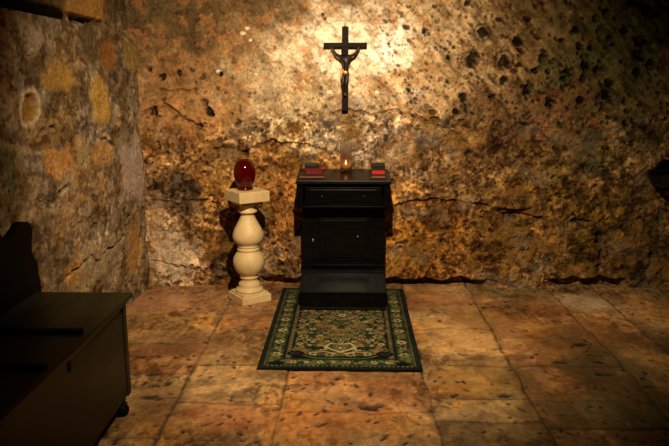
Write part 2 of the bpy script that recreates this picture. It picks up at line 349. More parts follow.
# ================================================================ LEFT WALL
us = stations((.6, 2.7, .03), (2.7, 5.30, .0065)); vs = stations((-.05, 2.3, .0065), (2.3, 3.05, .04))
U, V = np.meshgrid(us, vs, indexing='ij')
wu = U+.10*(fbm(U, V, 4, 3, 150)-.5); wv = V+.10*(fbm(U, V, 4, 3, 151)-.5)
P = Paint(U, V, (124, 110, 88))
h = .03*(fbm(wu, wv, 1.3, 3, 170)-.5)+.022*(fbm(wu, wv, 5, 4, 171)-.5)+.014*(fbm(wu*.6, wv, 14, 4, 172)-.5)+.006*(ridged(wu*.6, wv*.8, 10, 3, 173)-.6)
st = fbm(U*2.4, V*.7, 9, 4, 174)       # vertical streaking of the lime coat
w1, w2 = warp(U, V, 5, .10, 730)
P.mix(ss(.48, .66, st), (112, 92, 62), .5); P.mix(ss(.56, .70, 1-st), (168, 146, 118), .5)
P.mix(ss(.50, .66, fbm(U, V, 3.4, 4, 175)), (116, 92, 54), .7)
P.mul(ss(.50, .66, fbm(w1*.6, w2, 6, 5, 176)), (.58, .50, .40), .9)
P.mul(ss(.54, .68, fbm(w1*.6+5, w2, 7, 5, 177)), (1.35, 1.28, 1.2), .8)
P.mul(ss(.56, .66, fbm(w1*.6+9, w2, 16, 4, 178)), (.42, .35, .28), .75)
P.mul(ss(.58, .66, fbm(w1*.6+2, w2, 18, 4, 179)), (1.5, 1.4, 1.25), .6)
P.mix(ss(.56, .66, fbm(w1*.6+12, w2, 4, 4, 183)), (150, 112, 62), .4)
w5, w6 = warp(U*.6, V, 26, .02, 770)
P.mul(ss(.54, .62, fbm(w5, w6, 28, 3, 184)), (.42, .36, .30), .8); P.mul(ss(.56, .64, fbm(w5+4, w6, 28, 3, 185)), (1.5, 1.42, 1.3), .6)
cr1 = np.abs(fbm(w1*.6+20, w2, 5, 4, 186)-.5); mcr = (1-ss(.004, .014, cr1))*ss(.5, .6, fbm(U, V, 4, 3, 187)); P.mul(mcr, .3, .9); h -= .012*mcr
h += .012*(fbm(w5+9, w6, 24, 3, 188)-.5)
def lb(x0, y0, x1, y1, col, k=1., bulge=.0, rag=.5, sc=9., seed=1, soft=.35, rim=None):
    """patch between two surveyed corners of the left wall"""
    global h
    a_, b2 = PL(x0, (y0+y1)/2), PL(x1, (y0+y1)/2); cx = (a_[0]+b2[0])/2; rx = abs(a_[0]-b2[0])/2
    t_, q_ = PL((x0+x1)/2, y0), PL((x0+x1)/2, y1); cz = (t_[1]+q_[1])/2; rz = abs(t_[1]-q_[1])/2
    d = (np.abs((U-cx)/rx)**3+np.abs((V-cz)/rz)**3)**(1/3.)
    w = d+rag*2*(fbm(U, V, sc, 4, seed)-.5)
    if rim: P.mix(np.exp(-((w-1.15)/.2)**2), rim, .85)
    m = 1-ss(1-soft, 1+soft*.2, w); P.mix(m, col, k); h = h+bulge*m
    return m
lb(90, 72, 110, 128, (170, 132, 62), .95, .014, .25, 9, 201)
lb(42, 60, 74, 92, (160, 122, 56), .85, .006, .6, 9, 202)
lb(22, 92, 38, 124, (138, 100, 44), .95, -.03, .4, 12, 203, rim=(202, 174, 132))
lb(20, 20, 44, 62, (176, 152, 120), .85, .012, .6, 9, 204)
lb(102, 36, 116, 68, (140, 92, 40), .85, -.01, .4, 9, 205)
lb(124, 38, 137, 76, (142, 116, 60), .85, .018, .3, 9, 206)
lb(82, 20, 100, 66, (84, 66, 38), .8, -.004, .5, 9, 207)
lb(92, 140, 114, 168, (152, 112, 58), .8, .006, .5, 9, 208)
lb(46, 145, 72, 180, (168, 118, 60), .8, .004, .8, 16, 209)
lb(76, 138, 90, 172, (146, 122, 82), .8, .008, .4, 9, 210)
lb(118, 130, 142, 210, (166, 146, 128), .85, .01, .5, 7, 211)
lb(128, 225, 143, 285, (170, 128, 70), .7, .0, .9, 14, 212)
lb(60, 245, 120, 292, (150, 128, 94), .6, .01, .7, 5, 213)
lb(0, 130, 22, 215, (84, 80, 50), .8, .0, .8, 5, 214)
lb(60, 262, 90, 292, (170, 120, 46), .5, .0, .9, 8, 215)
def lcrack(pts, w, dep, k=.8, seed=1, wob=.02):
    global h
    q = [PL(*p) for p in pts]; d = segdist(U+wob*(fbm(U, V, 14, 3, seed)-.5)*2, V+wob*(fbm(U, V, 14, 3, seed+1)-.5)*2, q)
    m = (1-ss(w*.3, w, d))*(.35+.65*ss(.3, .5, fbm(U, V, 11, 3, seed+2))); h = h-dep*m; P.mix(m, (26, 18, 10), k)
lcrack([(64, 281), (82, 265), (92, 257), (101, 262), (108, 250), (121, 241), (128, 226)], .013, .03, seed=301)
lcrack([(112, 165), (113, 180), (116, 192), (112, 210)], .018, .04, seed=304)
lcrack([(96, 142), (104, 137), (112, 145), (112, 165)], .012, .02, seed=307)
lcrack([(125, 222), (131, 214), (135, 205)], .022, .04, seed=310)
lcrack([(70, 18), (84, 20), (98, 24)], .025, .05, .95, seed=313)
lcrack([(125, 36), (130, 60), (131, 80)], .016, .03, seed=316)
lcrack([(76, 62), (77, 80), (78, 104)], .014, .02, .6, seed=319)
lcrack([(52, 202), (60, 192), (68, 186)], .014, .02, seed=322)
lcrack([(142, 238), (139, 262), (142, 284)], .028, .05, seed=325)
lcrack([(133, 90), (141, 140), (143, 200), (144, 240)], .02, .03, .5, seed=328)
lcrack([(99, 22), (100, 45), (100, 64)], .014, .02, .7, seed=331)
lcrack([(40, 135), (50, 128), (56, 126)], .014, .02, .7, seed=334)
R = np.random.RandomState(18)
for k in range(480):
    x = R.uniform(0, 140); y = R.uniform(20, 290); r = R.uniform(.8, 2.4); c = PL(x, y); rr = r*.006
    i0, i1 = np.searchsorted(us, [c[0]-3*rr, c[0]+3*rr]); j0, j1 = np.searchsorted(vs, [c[1]-3*rr, c[1]+3*rr])
    if i1 > i0 and j1 > j0:
        u = U[i0:i1, j0:j1]; v = V[i0:i1, j0:j1]; m = 1-ss(.4, 1.05, np.hypot((u-c[0])/rr, (v-c[1])/(rr*R.uniform(.8, 2.2))))
        h[i0:i1, j0:j1] -= .015*m; P.c[i0:i1, j0:j1] = P.c[i0:i1, j0:j1]*(1-.8*m[..., None])+lin((24, 17, 10))*.8*m[..., None]
h = np.clip(h, -.07, .03)
# opening above the sill (its unlit depth painted near-black) and the pier of the jamb beside it
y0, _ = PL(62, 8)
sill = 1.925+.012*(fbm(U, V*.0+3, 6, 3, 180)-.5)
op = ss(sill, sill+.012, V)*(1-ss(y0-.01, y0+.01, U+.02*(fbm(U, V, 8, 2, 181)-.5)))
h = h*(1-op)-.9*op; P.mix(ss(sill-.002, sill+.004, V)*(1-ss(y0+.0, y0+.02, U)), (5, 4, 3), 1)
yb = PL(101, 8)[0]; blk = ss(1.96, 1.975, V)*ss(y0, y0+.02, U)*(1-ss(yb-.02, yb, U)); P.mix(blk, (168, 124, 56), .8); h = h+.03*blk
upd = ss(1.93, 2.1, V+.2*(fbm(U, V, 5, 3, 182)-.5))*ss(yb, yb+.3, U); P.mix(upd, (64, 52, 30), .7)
# worn arris where this wall meets the back wall
h = h-.05*ss(1.86, 1.95, V)*ss(4.85, 4.95, U)
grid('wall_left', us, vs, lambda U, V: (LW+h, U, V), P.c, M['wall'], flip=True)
# ================================================================ FLOOR
us = stations((-1.75, 2.6, .0075), (2.6, 3.1, .03)); vs = stations((-.4, 2.4, .03), (2.4, 5.40, .0068))
U, V = np.meshgrid(us, vs, indexing='ij')
P = Paint(U, V, (128, 103, 66))
seams = [-1.9, -.885, -.345, .413, .925, 1.55, 1.91, 2.6, 3.4]
def fy(y): return 1.6/math.tan(PITCH+math.atan((y-223)/FPX))
cross = [[313, 327, 345, 376, 400, 440], [330, 366, 404], [325, 371, 412], [328, 364, 397, 420], [300, 336, 364, 398, 425], [311, 340, 384, 420], [325, 352, 395], [330, 380], [360]]
wob = .022
Uw = U+wob*(fbm(U, V, 5, 3, 400)-.5)*2; Vw = V+wob*(fbm(U, V, 4, 3, 401)-.5)*2
col_id = np.clip(np.searchsorted(np.array(seams), Uw)-1, 0, 7)
dj = np.full(U.shape, 9.)
for s in seams: dj = np.minimum(dj, np.abs(Uw-s))
sid = np.zeros(U.shape)
for k in range(8):
    m = col_id == k; row = np.zeros(U.shape)
    ys = sorted([fy(y) for y in cross[k]]+[.2+.55*j+.13*k for j in range(0, 4)])
    for y in ys: dj = np.where(m, np.minimum(dj, np.abs(Vw-y)*1.1), dj); row += Vw > y
    sid = np.where(m, k*17+row*5.3, sid)
ri = (sid*7.7).astype(int) % 256; RT = np.random.RandomState(5).rand(256, 3); rnd = RT[ri]
jt = (1-ss(.002, .011, dj+.010*(fbm(U, V, 24, 3, 402)-.5)))*(.6+.4*ss(.4, .6, fbm(U, V, 3.5, 3, 403)))
h = .016*(fbm(U, V, 1.9, 4, 410)-.5)+.010*(fbm(U*.6, V, 8, 4, 411)-.5)+.012*(rnd[..., 0]-.5)+.0018*(fbm(U, V, 50, 3, 413)-.5)
P.c *= (.68+.62*rnd[..., 1])[..., None]; h0 = 0; P.mix(rnd[..., 2] > .6, (172, 138, 88), .4); P.mix(rnd[..., 2] < .25, (160, 100, 60), .3)
w1, w2 = warp(U, V*.7, 4, .10, 740)
P.mul(ss(.48, .64, fbm(w1*.7, w2*1.3, 2.6, 5, 420)), (.62, .55, .46), .8)
P.mul(ss(.50, .66, fbm(w1*.5, w2*1.8, 4, 5, 421)), (1.45, 1.38, 1.3), .85)
P.mul(ss(.52, .66, fbm(w1*.6, w2*1.5, 8, 4, 422)), (.60, .52, .42), .5)
P.mix(ss(.54, .66, fbm(w1+4, w2, 5, 4, 423)), (170, 118, 50), .5)
P.mul(ss(.57, .66, fbm(w1*.7+4, w2, 20, 4, 424)), (.45, .36, .28), .5)
P.mul(ss(.58, .68, fbm(w1*.7+8, w2, 24, 3, 425)), (1.45, 1.35, 1.2), .6)
w5, w6 = warp(U, V*.5, 26, .015, 780)
P.mul(ss(.54, .60, fbm(w5, w6, 42, 3, 426)), (.30, .23, .16), .7*ss(.42, .6, fbm(U, V, 3, 3, 431))); P.mul(ss(.54, .60, fbm(w5+4, w6, 38, 3, 427)), (1.6, 1.5, 1.35), .5)
cr1 = np.abs(fbm(w1+20, w2, 3.2, 4, 428)-.5); P.mul((1-ss(.002, .008, cr1))*ss(.5, .6, fbm(U, V, 3, 3, 429)), .35, .8)
def fb(x, y, rx, ry, col, k=1., seed=1, rag=.6, sc=8.):
    a_ = PF(x-rx, y); b2 = PF(x+rx, y); t_ = PF(x, y-ry); q_ = PF(x, y+ry)
    return P.blob(((a_[0]+b2[0])/2, (t_[1]+q_[1])/2), (abs(a_[0]-b2[0])/2, abs(t_[1]-q_[1])/2), col, k, rag, sc, seed)
fb(150, 300, 60, 12, (186, 140, 104), .6, 1); fb(320, 425, 90, 22, (176, 108, 50), .5, 2); fb(480, 330, 60, 22, (186, 140, 84), .6, 3)
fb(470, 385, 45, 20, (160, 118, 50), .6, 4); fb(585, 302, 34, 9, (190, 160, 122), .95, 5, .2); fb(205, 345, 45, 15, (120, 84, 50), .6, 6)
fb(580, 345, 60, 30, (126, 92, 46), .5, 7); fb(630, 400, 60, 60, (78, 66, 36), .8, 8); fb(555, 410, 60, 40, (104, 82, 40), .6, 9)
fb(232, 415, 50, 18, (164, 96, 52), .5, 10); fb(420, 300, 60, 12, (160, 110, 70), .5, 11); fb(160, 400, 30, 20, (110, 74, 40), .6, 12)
P.mul(ss(.46, .62, fbm(w1, w2, 3.4, 5, 432)), (.55, .48, .40), .7); P.mix(jt, (22, 14, 8), .75); P.mul((1-ss(.0, .05, dj))*ss(.45, .6, fbm(U, V, 6, 3, 440)), .6, .6); h -= .011*jt
R = np.random.RandomState(28)
def fpit(c, r, e, ang, dep):
    i0, i1 = np.searchsorted(us, [c[0]-3*r*e, c[0]+3*r*e]); j0, j1 = np.searchsorted(vs, [c[1]-3*r*e, c[1]+3*r*e])
    if i1 <= i0 or j1 <= j0: return
    u = U[i0:i1, j0:j1]-c[0]; v = V[i0:i1, j0:j1]-c[1]; ca, sa = math.cos(ang), math.sin(ang)
    d = np.hypot((u*ca+v*sa)/(r*e), (-u*sa+v*ca)/r)+.7*(fbm(u+c[0], v+c[1], 40, 2, 9)-.5); m = 1-ss(.5, 1.05, d)
    h[i0:i1, j0:j1] -= dep*m; mm = .85*m[..., None]; P.c[i0:i1, j0:j1] = P.c[i0:i1, j0:j1]*(1-mm)+lin((20, 13, 8))*mm
for k in range(1700):
    c = (R.uniform(-1.5, 2.6), R.uniform(2.5, 5.1)); 
    if R.rand() < (.65 if c[1] > 3.4 else 1.)*(fbm(np.array([[c[0]]]), np.array([[c[1]]]), 2, 3, 430)[0, 0]+.25): fpit(c, R.uniform(.005, .016), R.uniform(1, 2.4), R.uniform(.3, 2.8), R.uniform(.006, .018))
for x, y, r in ((142, 357, .022), (152, 374, .035), (150, 397, .03), (487, 306, .03), (370, 408, .035), (377, 406, .03), (505, 395, .03), (600, 362, .03), (560, 362, .03), (470, 350, .02), (463, 354, .025), (605, 373, .04), (580, 345, .035)):
    fpit(PF(x, y), r, 1.8, R.uniform(-.3, .3), .014)
h = np.clip(h, -.03, 0.0)*1. + 0.
Hf = h-0.0
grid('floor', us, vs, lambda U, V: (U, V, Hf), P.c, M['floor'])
# ================================================================ RIGHT WALL + CEILING (outside the picture, close the room)
for nm, uu, vv, pos, fl in (('wall_right', stations((.6, 5.3, .03)), stations((-.05, 3.05, .03)), lambda U, V: (2.86-.04*fbm(U, V, 5, 4, 500), U, V), False),
                            ('ceiling', stations((-1.8, 3.1, .04)), stations((.6, 5.35, .04)), lambda U, V: (U, V, 3.0+.03*fbm(U, V, 5, 4, 501)), True)):
    UU, VV = np.meshgrid(uu, vv, indexing='ij'); P = Paint(UU, VV, (112, 92, 60)); P.mix(ss(.45, .6, fbm(UU, VV, 5, 4, 502)), (70, 56, 34), .8)
    grid(nm, uu, vv, pos, P.c, M['wall'], flip=fl)
# ================================================================ RUG
RX0, RX1, RY0, RY1 = -.525, .412, 3.535, 5.04
rcx = (RX0+RX1)/2; hw = (RX1-RX0)/2; RL = RY1-RY0
us = stations((-hw, hw, .0036)); vs = stations((0, RL, .0036))
U, V = np.meshgrid(us, vs, indexing='ij'); A = np.abs(U); e = np.minimum(hw-A, np.minimum(V, RL-V))   # e: distance in from the edge
Vm = np.minimum(V, RL-V)
DG = (17, 25, 16); BK = (8, 9, 6); GR = (28, 42, 26); OC = (104, 90, 50); CR = (146, 128, 86); BR = (70, 50, 26)
P = Paint(U, V, DG)
def lerpm(m, c, k=1.): P.mix(m, c, k)
along = np.where(hw-A < Vm, V, A+.013)
lerpm((e > .036)&(e < .046)&(np.mod(along, .026) < .013), OC, .75)
band = ss(.048, .052, e)*(1-ss(.132, .136, e)); lerpm(band, (30, 40, 22), 1)
ec = e-.092
def flower(cx, cy, R_, n=6, ph=0., c1=OC, c2=CR, c3=BR):
    i0, i1 = np.searchsorted(us, [cx-R_*1.2, cx+R_*1.2]); j0, j1 = np.searchsorted(vs, [cy-R_*1.2, cy+R_*1.2])
    if i1 <= i0 or j1 <= j0: return
    u = U[i0:i1, j0:j1]-cx; v = V[i0:i1, j0:j1]-cy; r = np.hypot(u, v)/R_; t = np.arctan2(v, u)
    edge = .62+.34*np.abs(np.cos(n*t/2+ph)); sub = P.c[i0:i1, j0:j1]
    for m, c in ((r < edge, c1), ((r < edge)&(r > edge-.22), BK if n % 2 else GR), ((r < edge*.62), c2), ((r < .26), c3)):
        sub[m] = lin(c)
def oval(cx, cy, rx, ry, c):
    m = np.hypot((U-cx)/rx, (V-cy)/ry) < 1; P.c[m] = lin(c)
def stroke(pts, w, c):
    m = segdist(U, V, pts) < w; P.c[m] = lin(c)
rr = random.Random(3)
# winding vine in the main border with rosettes
vine = np.abs(ec-.022*np.sin(along*2*PI/.19)) < .0045; lerpm(vine*band, OC, .9)
leaf = (np.abs(ec+.020*np.sin(along*2*PI/.095+1)) < .009)&(np.mod(along, .0475) < .026); lerpm(leaf*band, (84, 104, 50), .8)
for s in (-1, 1):
    y = .20; k = 0
    while y < RL-.15:
        x = s*(hw-.092); flower(x, y, .050 if k % 2 == 0 else .034, 6 if k % 2 == 0 else 5, k, CR if k % 2 else OC, OC if k % 2 else CR); y += .098; k += 1
for yy in (.092, RL-.092):
    x = -hw+.20; k = 0
    while x < hw-.19: flower(x, yy, .036 if k % 2 == 0 else .024, 6, k, OC, CR); x += .0775; k += 1
for s in (-1, 1):
    oval(s*(hw-.105), .075, .042, .030, BK); oval(s*(hw-.17), .105, .016, .03, OC)
# guard stripe with beads
lerpm((e > .136)&(e < .146), BK); lerpm((e > .146)&(e < .178), (44, 42, 24)); lerpm((e > .154)&(e < .170)&(np.mod(along, .022) < .012), OC, .85); lerpm((e > .178)&(e < .190), BK)
field = e > .190; lerpm(field, (22, 34, 18))
# all-over flowering field, mirrored about the middle
aw, av = warp(A, V, 14, .02, 760); am = ss(.50, .58, fbm(aw, av, 20, 3, 761)); P.mix(am*field, OC, .65); P.mix(ss(.56, .62, fbm(aw+3, av, 26, 3, 762))*field, (136, 100, 60), .6); P.mix(ss(.56, .6, fbm(aw+6, av, 24, 3, 763))*field, GR, .8); P.mix(ss(.54, .62, fbm(aw+9, av, 22, 3, 764))*band, (70, 72, 38), .7)
F = []
for k in range(900):
    x = rr.uniform(0, hw-.19); y = rr.uniform(.20, RL-.2); R_ = rr.choice([.036, .046, .052, .028, .022])
    if all(math.hypot(x-a_, y-b2) > (R_+r2)*.92 for a_, b2, r2 in F) and (x > R_*.6 or x < .006) and rr.random() < .5: F.append((x, y, R_))
for (x, y, R_) in F:
    for s in (-1, 1): 
        sx_, sy_ = s*x, y
        stroke([(sx_, sy_), (sx_+s*.03, sy_+.045), (sx_+s*.01, sy_+.075)], .0035, OC)
for i, (x, y, R_) in enumerate(F):
    c = [(OC, CR, BR), (CR, OC, GR), ((110, 118, 60), CR, BR), (OC, (126, 100, 50), BK)][i % 4]
    for s in (-1, 1): flower(s*x, y, R_, [5, 6, 4][i % 3], s*i*.7, *c)
for s in (-1, 1):
    oval(s*.14, .30, .042, .024, BK); oval(s*.14, .30, .026, .012, GR)
    stroke([(0, .24), (s*.05, .275), (s*.09, .32), (s*.06, .38), (0, .36)], .007, CR); stroke([(s*.03, .22), (s*.09, .245), (s*.16, .235)], .006, CR)
for (yy, r2) in ((.30, .045), (.43, .038)): flower(0, yy, r2, 8, 0, CR, GR, CR)
# scalloped niche outline at the near end, with curled ends
for yy, sg in ((.0, 1), (RL, -1)):
    low = .135+.075*ss(.12, .30, A)+.0*V; vv = (V if sg == 1 else RL-V)
    below = (vv < low+.035)&(vv > .136)&(A < hw-.185); P.c[below] = lin(BK)
    l2 = (np.abs(vv-(low+.037)) < .007)&(A < hw-.2); P.c[l2] = lin(GR)
    l3 = (np.abs(vv-(low+.012)) < .006)&(A < hw-.21)&(A > .0); P.c[l3] = lin((70, 84, 44))
    if sg == 1:
        for s in (-1, 1): oval(s*(hw-.205), .215, .052, .040, BK); oval(s*(hw-.20), .215, .030, .020, GR); oval(s*(hw-.2), .215, .018, .011, BK)
lerpm((A > hw-.008)|(V < .008)|(V > RL-.008), BK)
P.c *= (.45+1.1*fbm(U, V, 14, 4, 600))[..., None]
hh = .010-.008*ss(.006, 0, e)+.002*(fbm(U, V, 5, 3, 601)-.5)
hh[0, :] = hh[-1, :] = 0.0; hh[:, 0] = hh[:, -1] = 0.0
# two soft wrinkles in front of the step
hh = hh + .0
rug = grid('rug', us, vs, lambda U, V: (U, V, hh), P.c, M['rug'], kind=None)
rug.location = (rcx, RY0, .001)
tag(rug, 'dark green oriental rug with beige and ochre floral pattern under the kneeler', 'rug')
# ================================================================ KNEELER
K = empty('prayer_kneeler', (-.05, 4.80, .012))
tag(K, 'black wooden prayer kneeler with sloping desk, drawer and low kneeling step', 'kneeler')
def Kb(name, mat, boxes, parent=K, bev=.003, off=(0, 0, 0)):
    bm = bmesh.new()
    for bx in boxes: add_box(bm, bx[0]-off[0], bx[1]-off[0], bx[2]-off[1], bx[3]-off[1], bx[4]-off[2], bx[5]-off[2], bx[6] if len(bx) > 6 else bev, bx[7] if len(bx) > 7 else None)
    return obj(name, bm, M[mat], parent, off)
# y relative to 4.80: front face +.07, back +.285
Kb('cabinet', 'ebony', [(-.305, .305, .085, .285, .0, .87, .004), (-.31, .31, .078, .285, .0, .05, .006),
     (-.305, -.235, .070, .09, .05, .70, .003), (.235, .305, .070, .09, .05, .70, .003), (-.235, .235, .070, .09, .635, .70, .003),
     (-.306, .306, .062, .10, .222, .236, .004), (-.235, .235, .070, .09, .236, .262, .003), (-.306, .306, .055, .10, .186, .200, .004)])
door = Kb('door', 'ebony', [(-.228, .228, .072, .084, .268, .628, .003), (-.175, .175, .064, .075, .315, .580, .008),
     (-.19, .19, .060, .074, .584, .594, .003), (-.19, .19, .058, .074, .294, .306, .003), (-.19, -.18, .060, .074, .30, .59, .003), (.18, .19, .060, .074, .30, .59, .003)])
bm = bmesh.new(); bmesh.ops.create_uvsphere(bm, u_segments=12, v_segments=8, radius=.007); obj('door_knob', bm, M['brass'], door, (.105, .052, .455), True)
bm = bmesh.new(); bmesh.ops.create_cone(bm, cap_ends=True, segments=12, radius1=.005, radius2=.005, depth=.03); obj('hinge', bm, M['brass'], door, (-.226, .066, .42), True)
for s in (-1, 1):
    bm = bmesh.new(); x0, x1 = sorted((s*.288, s*.332))
    prism(bm, [(-.075, .69), (.285, .69), (.285, .905), (-.075, .868)], 'x', x0, x1, .003)
    obj('side_panel', bm, M['ebony'], K)
Kb('desk_frame', 'ebony', [(-.29, .29, -.060, -.035, .845, .868, .003), (-.29, .29, -.066, -.03, .690, .706, .003), (-.29, .29, -.035, .09, .69, .70, .002), (-.29, .29, .05, .09, .70, .87, .002)])
drawer = Kb('drawer', 'ebony', [(-.272, .272, -.052, .04, .712, .840, .004), (-.24, .24, -.060, -.045, .728, .824, .005)])
for s in (-1, 1):
    bm = lathe([(.004, 0), (.004, .008), (.009, .013), (.010, .018), (.006, .022), (.001, .023)], 16); bm.transform(Matrix.Rotation(PI/2, 4, 'X')); bm.transform(Matrix.Scale(.75, 4)); obj('knob', bm, M['iron'], drawer, (s*.150, -.060, .774), True)
topz = lambda x, y: .890+.035*(y+.09)/.30 if y < .21 else .925
bm = bmesh.new(); prism(bm, [(-.09, .868), (.287, .905), (.287, .927), (.215, .927), (-.085, .892), (-.092, .886)], 'x', -.334, .334, .002)
obj('desk_top', bm, M['desk'], K)
Kb('desk_moulding', 'desk', [(-.338, .338, -.098, -.086, .868, .892, .004)])
# kneeling step
bm = bmesh.new(); prism(bm, [(-.272, .0), (.075, .0), (.075, .178), (-.272, .122)], 'x', -.300, .300, .003)
step = obj('kneeling_step', bm, M['ebony'], K)
bm = bmesh.new(); prism(bm, [(-.286, .121), (.072, .180), (.072, .195), (-.286, .136)], 'x', -.308, .308, .004); obj('tread', bm, M['desk'], step)
bm = bmesh.new(); add_box(bm, -.306, .306, -.285, -.262, 0, .018, .004); obj('base_moulding', bm, M['desk'], step)
KZ = .012
def deskz(Y): return KZ+.892+.035*(Y-4.80+.085)/.30-.0002 if Y < 5.015 else KZ+.927
# ---- books on the desk
SL = math.atan(.035/.30)
def book(loc, w, d, t, rz, cover, page, label, tilt=SL, cap=.003):
    o = None; bm = bmesh.new()
    add_box(bm, -w/2, w/2, -d/2, d/2, 0, cap, .001); add_box(bm, -w/2, w/2, -d/2, d/2, t-cap, t, .001); add_box(bm, -w/2, w/2, d/2-.004, d/2, 0, t, .001)
    o = obj('book', bm, M[cover]); bm = bmesh.new(); add_box(bm, -w/2+.004, w/2-.004, -d/2+.003, d/2-.003, cap+.0002, t-cap-.0002, .0008)
    obj('page_block', bm, M[page], o); o.location = loc; o.rotation_euler = (tilt, 0, rz)
    tag(o, label, 'book', 'prayer books on the kneeler'); return o
def dz(Y): return KZ+.892+.035*(Y-4.715)/.30+.002
x1, y1 = -.292, 4.80; y2 = 4.84
book((x1+.012, 4.83, dz(4.83)), .185, .13, .018, .06, 'blackcover', 'brownedge', 'wide black book with brown page edge, lowest of the left stack')
book((x1+.028, 4.85, dz(4.85)+.0195), .125, .11, .036, .04, 'redcover', 'redcover', 'dull red book in the middle of the left stack')
book((x1+.012, 4.862, dz(4.862)+.057), .105, .085, .022, .0, 'blackcover', 'blackcover', 'small black book on top of the left stack')
x2 = .198
book((x2, 4.83, dz(4.83)), .105, .13, .022, -.02, 'blackcover', 'brownedge', 'brown-edged book lowest of the right stack on the kneeler')
book((x2+.002, 4.84, dz(4.84)+.0235), .098, .12, .034, -.03, 'blackcover', 'rededge', 'black book with bright red page edges in the right stack')
book((x2, 4.855, dz(4.855)+.059), .102, .09, .022, .02, 'blackcover', 'blackcover', 'plain black book on top of the right stack')
# ---- candle glass
gx, gy = -.035, 4.985; gz = dz(gy)
cg = empty('candle_glass', (gx, gy, gz)); tag(cg, 'tall clear candle glass with a small burning flame between the book stacks', 'candle')
obj('glass_cylinder', lathe([(.001, 0), (.036, 0), (.040, .006), (.041, .10), (.042, .212)], 36, False), M['glass'], cg, None, True)
obj('glass_liner', lathe([(.001, .006), (.030, .007), (.034, .012), (.036, .05), (.036, .085), (.030, .118), (.020, .126)], 30, False), M['smokeglass'], cg, None, True)
cw = obj('wax', lathe([(.001, .0165), (.028, .0165), (.029, .020), (.029, .036), (.026, .038), (.002, .036)], 28), M['wax'], cg, None, True)
obj('wick', lathe([(.0012, .036), (.001, .046)], 8), M['iron'], cg)
obj('flame', lathe([(.0006, .044), (.0055, .050), (.0066, .056), (.0045, .066), (.0018, .076), (.0003, .081)], 14), M['flame'], cg, None, True)
# ================================================================ PEDESTAL + VOTIVE
PX, PY = -.744, 4.775
pd = empty('baluster_pedestal', (PX, PY, 0)); tag(pd, 'cream carved limestone baluster pedestal with square slab, left of the kneeler', 'pedestal')
ang = math.radians(36)
bm = bmesh.new(); add_box(bm, -.118, .118, -.118, .118, 0, .058, .006); add_box(bm, -.104, .104, -.104, .104, .056, .072, .005); bm.transform(Matrix.Rotation(ang, 4, 'Z')); obj('plinth', bm, M['limestone'], pd)
prof = [(.098, .072), (.102, .082), (.098, .094), (.082, .099), (.078, .108), (.080, .122), (.076, .136), (.064, .146), (.060, .158), (.060, .168), (.066, .172), (.070, .178), (.069, .186), (.064, .190),
        (.066, .196), (.082, .210), (.100, .236), (.112, .268), (.115, .296), (.110, .326), (.095, .354), (.080, .372), (.076, .378), (.081, .382), (.083, .390), (.081, .397), (.076, .400), (.075, .405), (.080, .409), (.081, .416), (.078, .421),
        (.078, .426), (.096, .440), (.108, .460), (.113, .482), (.110, .508), (.098, .542), (.079, .578), (.061, .610), (.051, .634), (.047, .650), (.050, .656), (.066, .662), (.070, .670), (.066, .679), (.055, .683), (.053, .695), (.060, .715), (.075, .735), (.078, .750)]
obj('baluster', lathe(prof, 56), M['limestone'], pd, None, True)
bm = bmesh.new(); add_box(bm, -.120, .120, -.120, .120, .748, .826, .006); add_box(bm, -.085, .085, -.085, .085, .722, .75, .004); bm.transform(Matrix.Rotation(ang, 4, 'Z')); obj('slab', bm, M['limestone'], pd)
vt = empty('votive_lamp', (PX-.012, PY, .8262)); tag(vt, 'deep red egg-shaped glass votive lamp on the limestone pedestal', 'votive lamp')
obj('glass_bowl', lathe([(.001, .002), (.050, .0), (.057, .006), (.055, .014), (.049, .022), (.052, .032), (.066, .055), (.076, .085), (.080, .118), (.078, .150), (.069, .180), (.056, .202), (.046, .214), (.042, .216), (.039, .213), (.052, .198), (.072, .150), (.074, .118), (.070, .085), (.060, .055), (.042, .036), (.001, .032)], 44, False), M['redglass'], vt, None, True)
# ================================================================ CRUCIFIX
def curved_skin(name, pts, edges, radii, mat, parent, loc, root=0, sub=2):
    me = bpy.data.meshes.new(name); me.from_pydata(pts, edges, []); o = bpy.data.objects.new(name, me); C.objects.link(o)
    sk = o.modifiers.new('s', 'SKIN'); 
    for i, r in enumerate(radii): me.skin_vertices[0].data[i].radius = (r if isinstance(r, tuple) else (r, r)); me.skin_vertices[0].data[i].use_root = (i == root)
    sb = o.modifiers.new('u', 'SUBSURF'); sb.levels = sub; sb.render_levels = sub
    dg = bpy.context.evaluated_depsgraph_get(); me2 = bpy.data.meshes.new_from_object(o.evaluated_get(dg)); bpy.data.objects.remove(o); bpy.data.meshes.remove(me)
    me2.name = name; return link(name, me2, mat, parent, loc, True)
CX, CY = PB(345.2, 60)[0], BW-.058
ztop = PB(345, 26.5)[1]; zbot = PB(345, 110.5)[1]; zbar = PB(345, 45.0)[1]
sc = (BW-.058)/BW
ztop = H+(ztop-H)*sc; zbot = H+(zbot-H)*sc; zbar = H+(zbar-H)*sc; CX *= sc
cr_ = empty('crucifix', (CX, CY, zbot)); tag(cr_, 'dark wooden crucifix with bronze figure hanging on the pale wall above the kneeler', 'crucifix')
bm = bmesh.new(); add_box(bm, -.0235, .0235, -.011, .011, 0, ztop-zbot, .002); obj('upright', bm, M['crosswood'], cr_)
bm = bmesh.new(); add_box(bm, -.157, .157, -.013, .010, zbar-zbot-.0145, zbar-zbot+.0165, .002); obj('crossbar', bm, M['crosswood'], cr_)
bm = lathe([(.004, 0), (.010, .003), (.007, .008), (.011, .014), (.008, .021), (.001, .025)], 14); obj('hanging_ring', bm, M['gilt'], cr_, (0, 0, ztop-zbot), True)
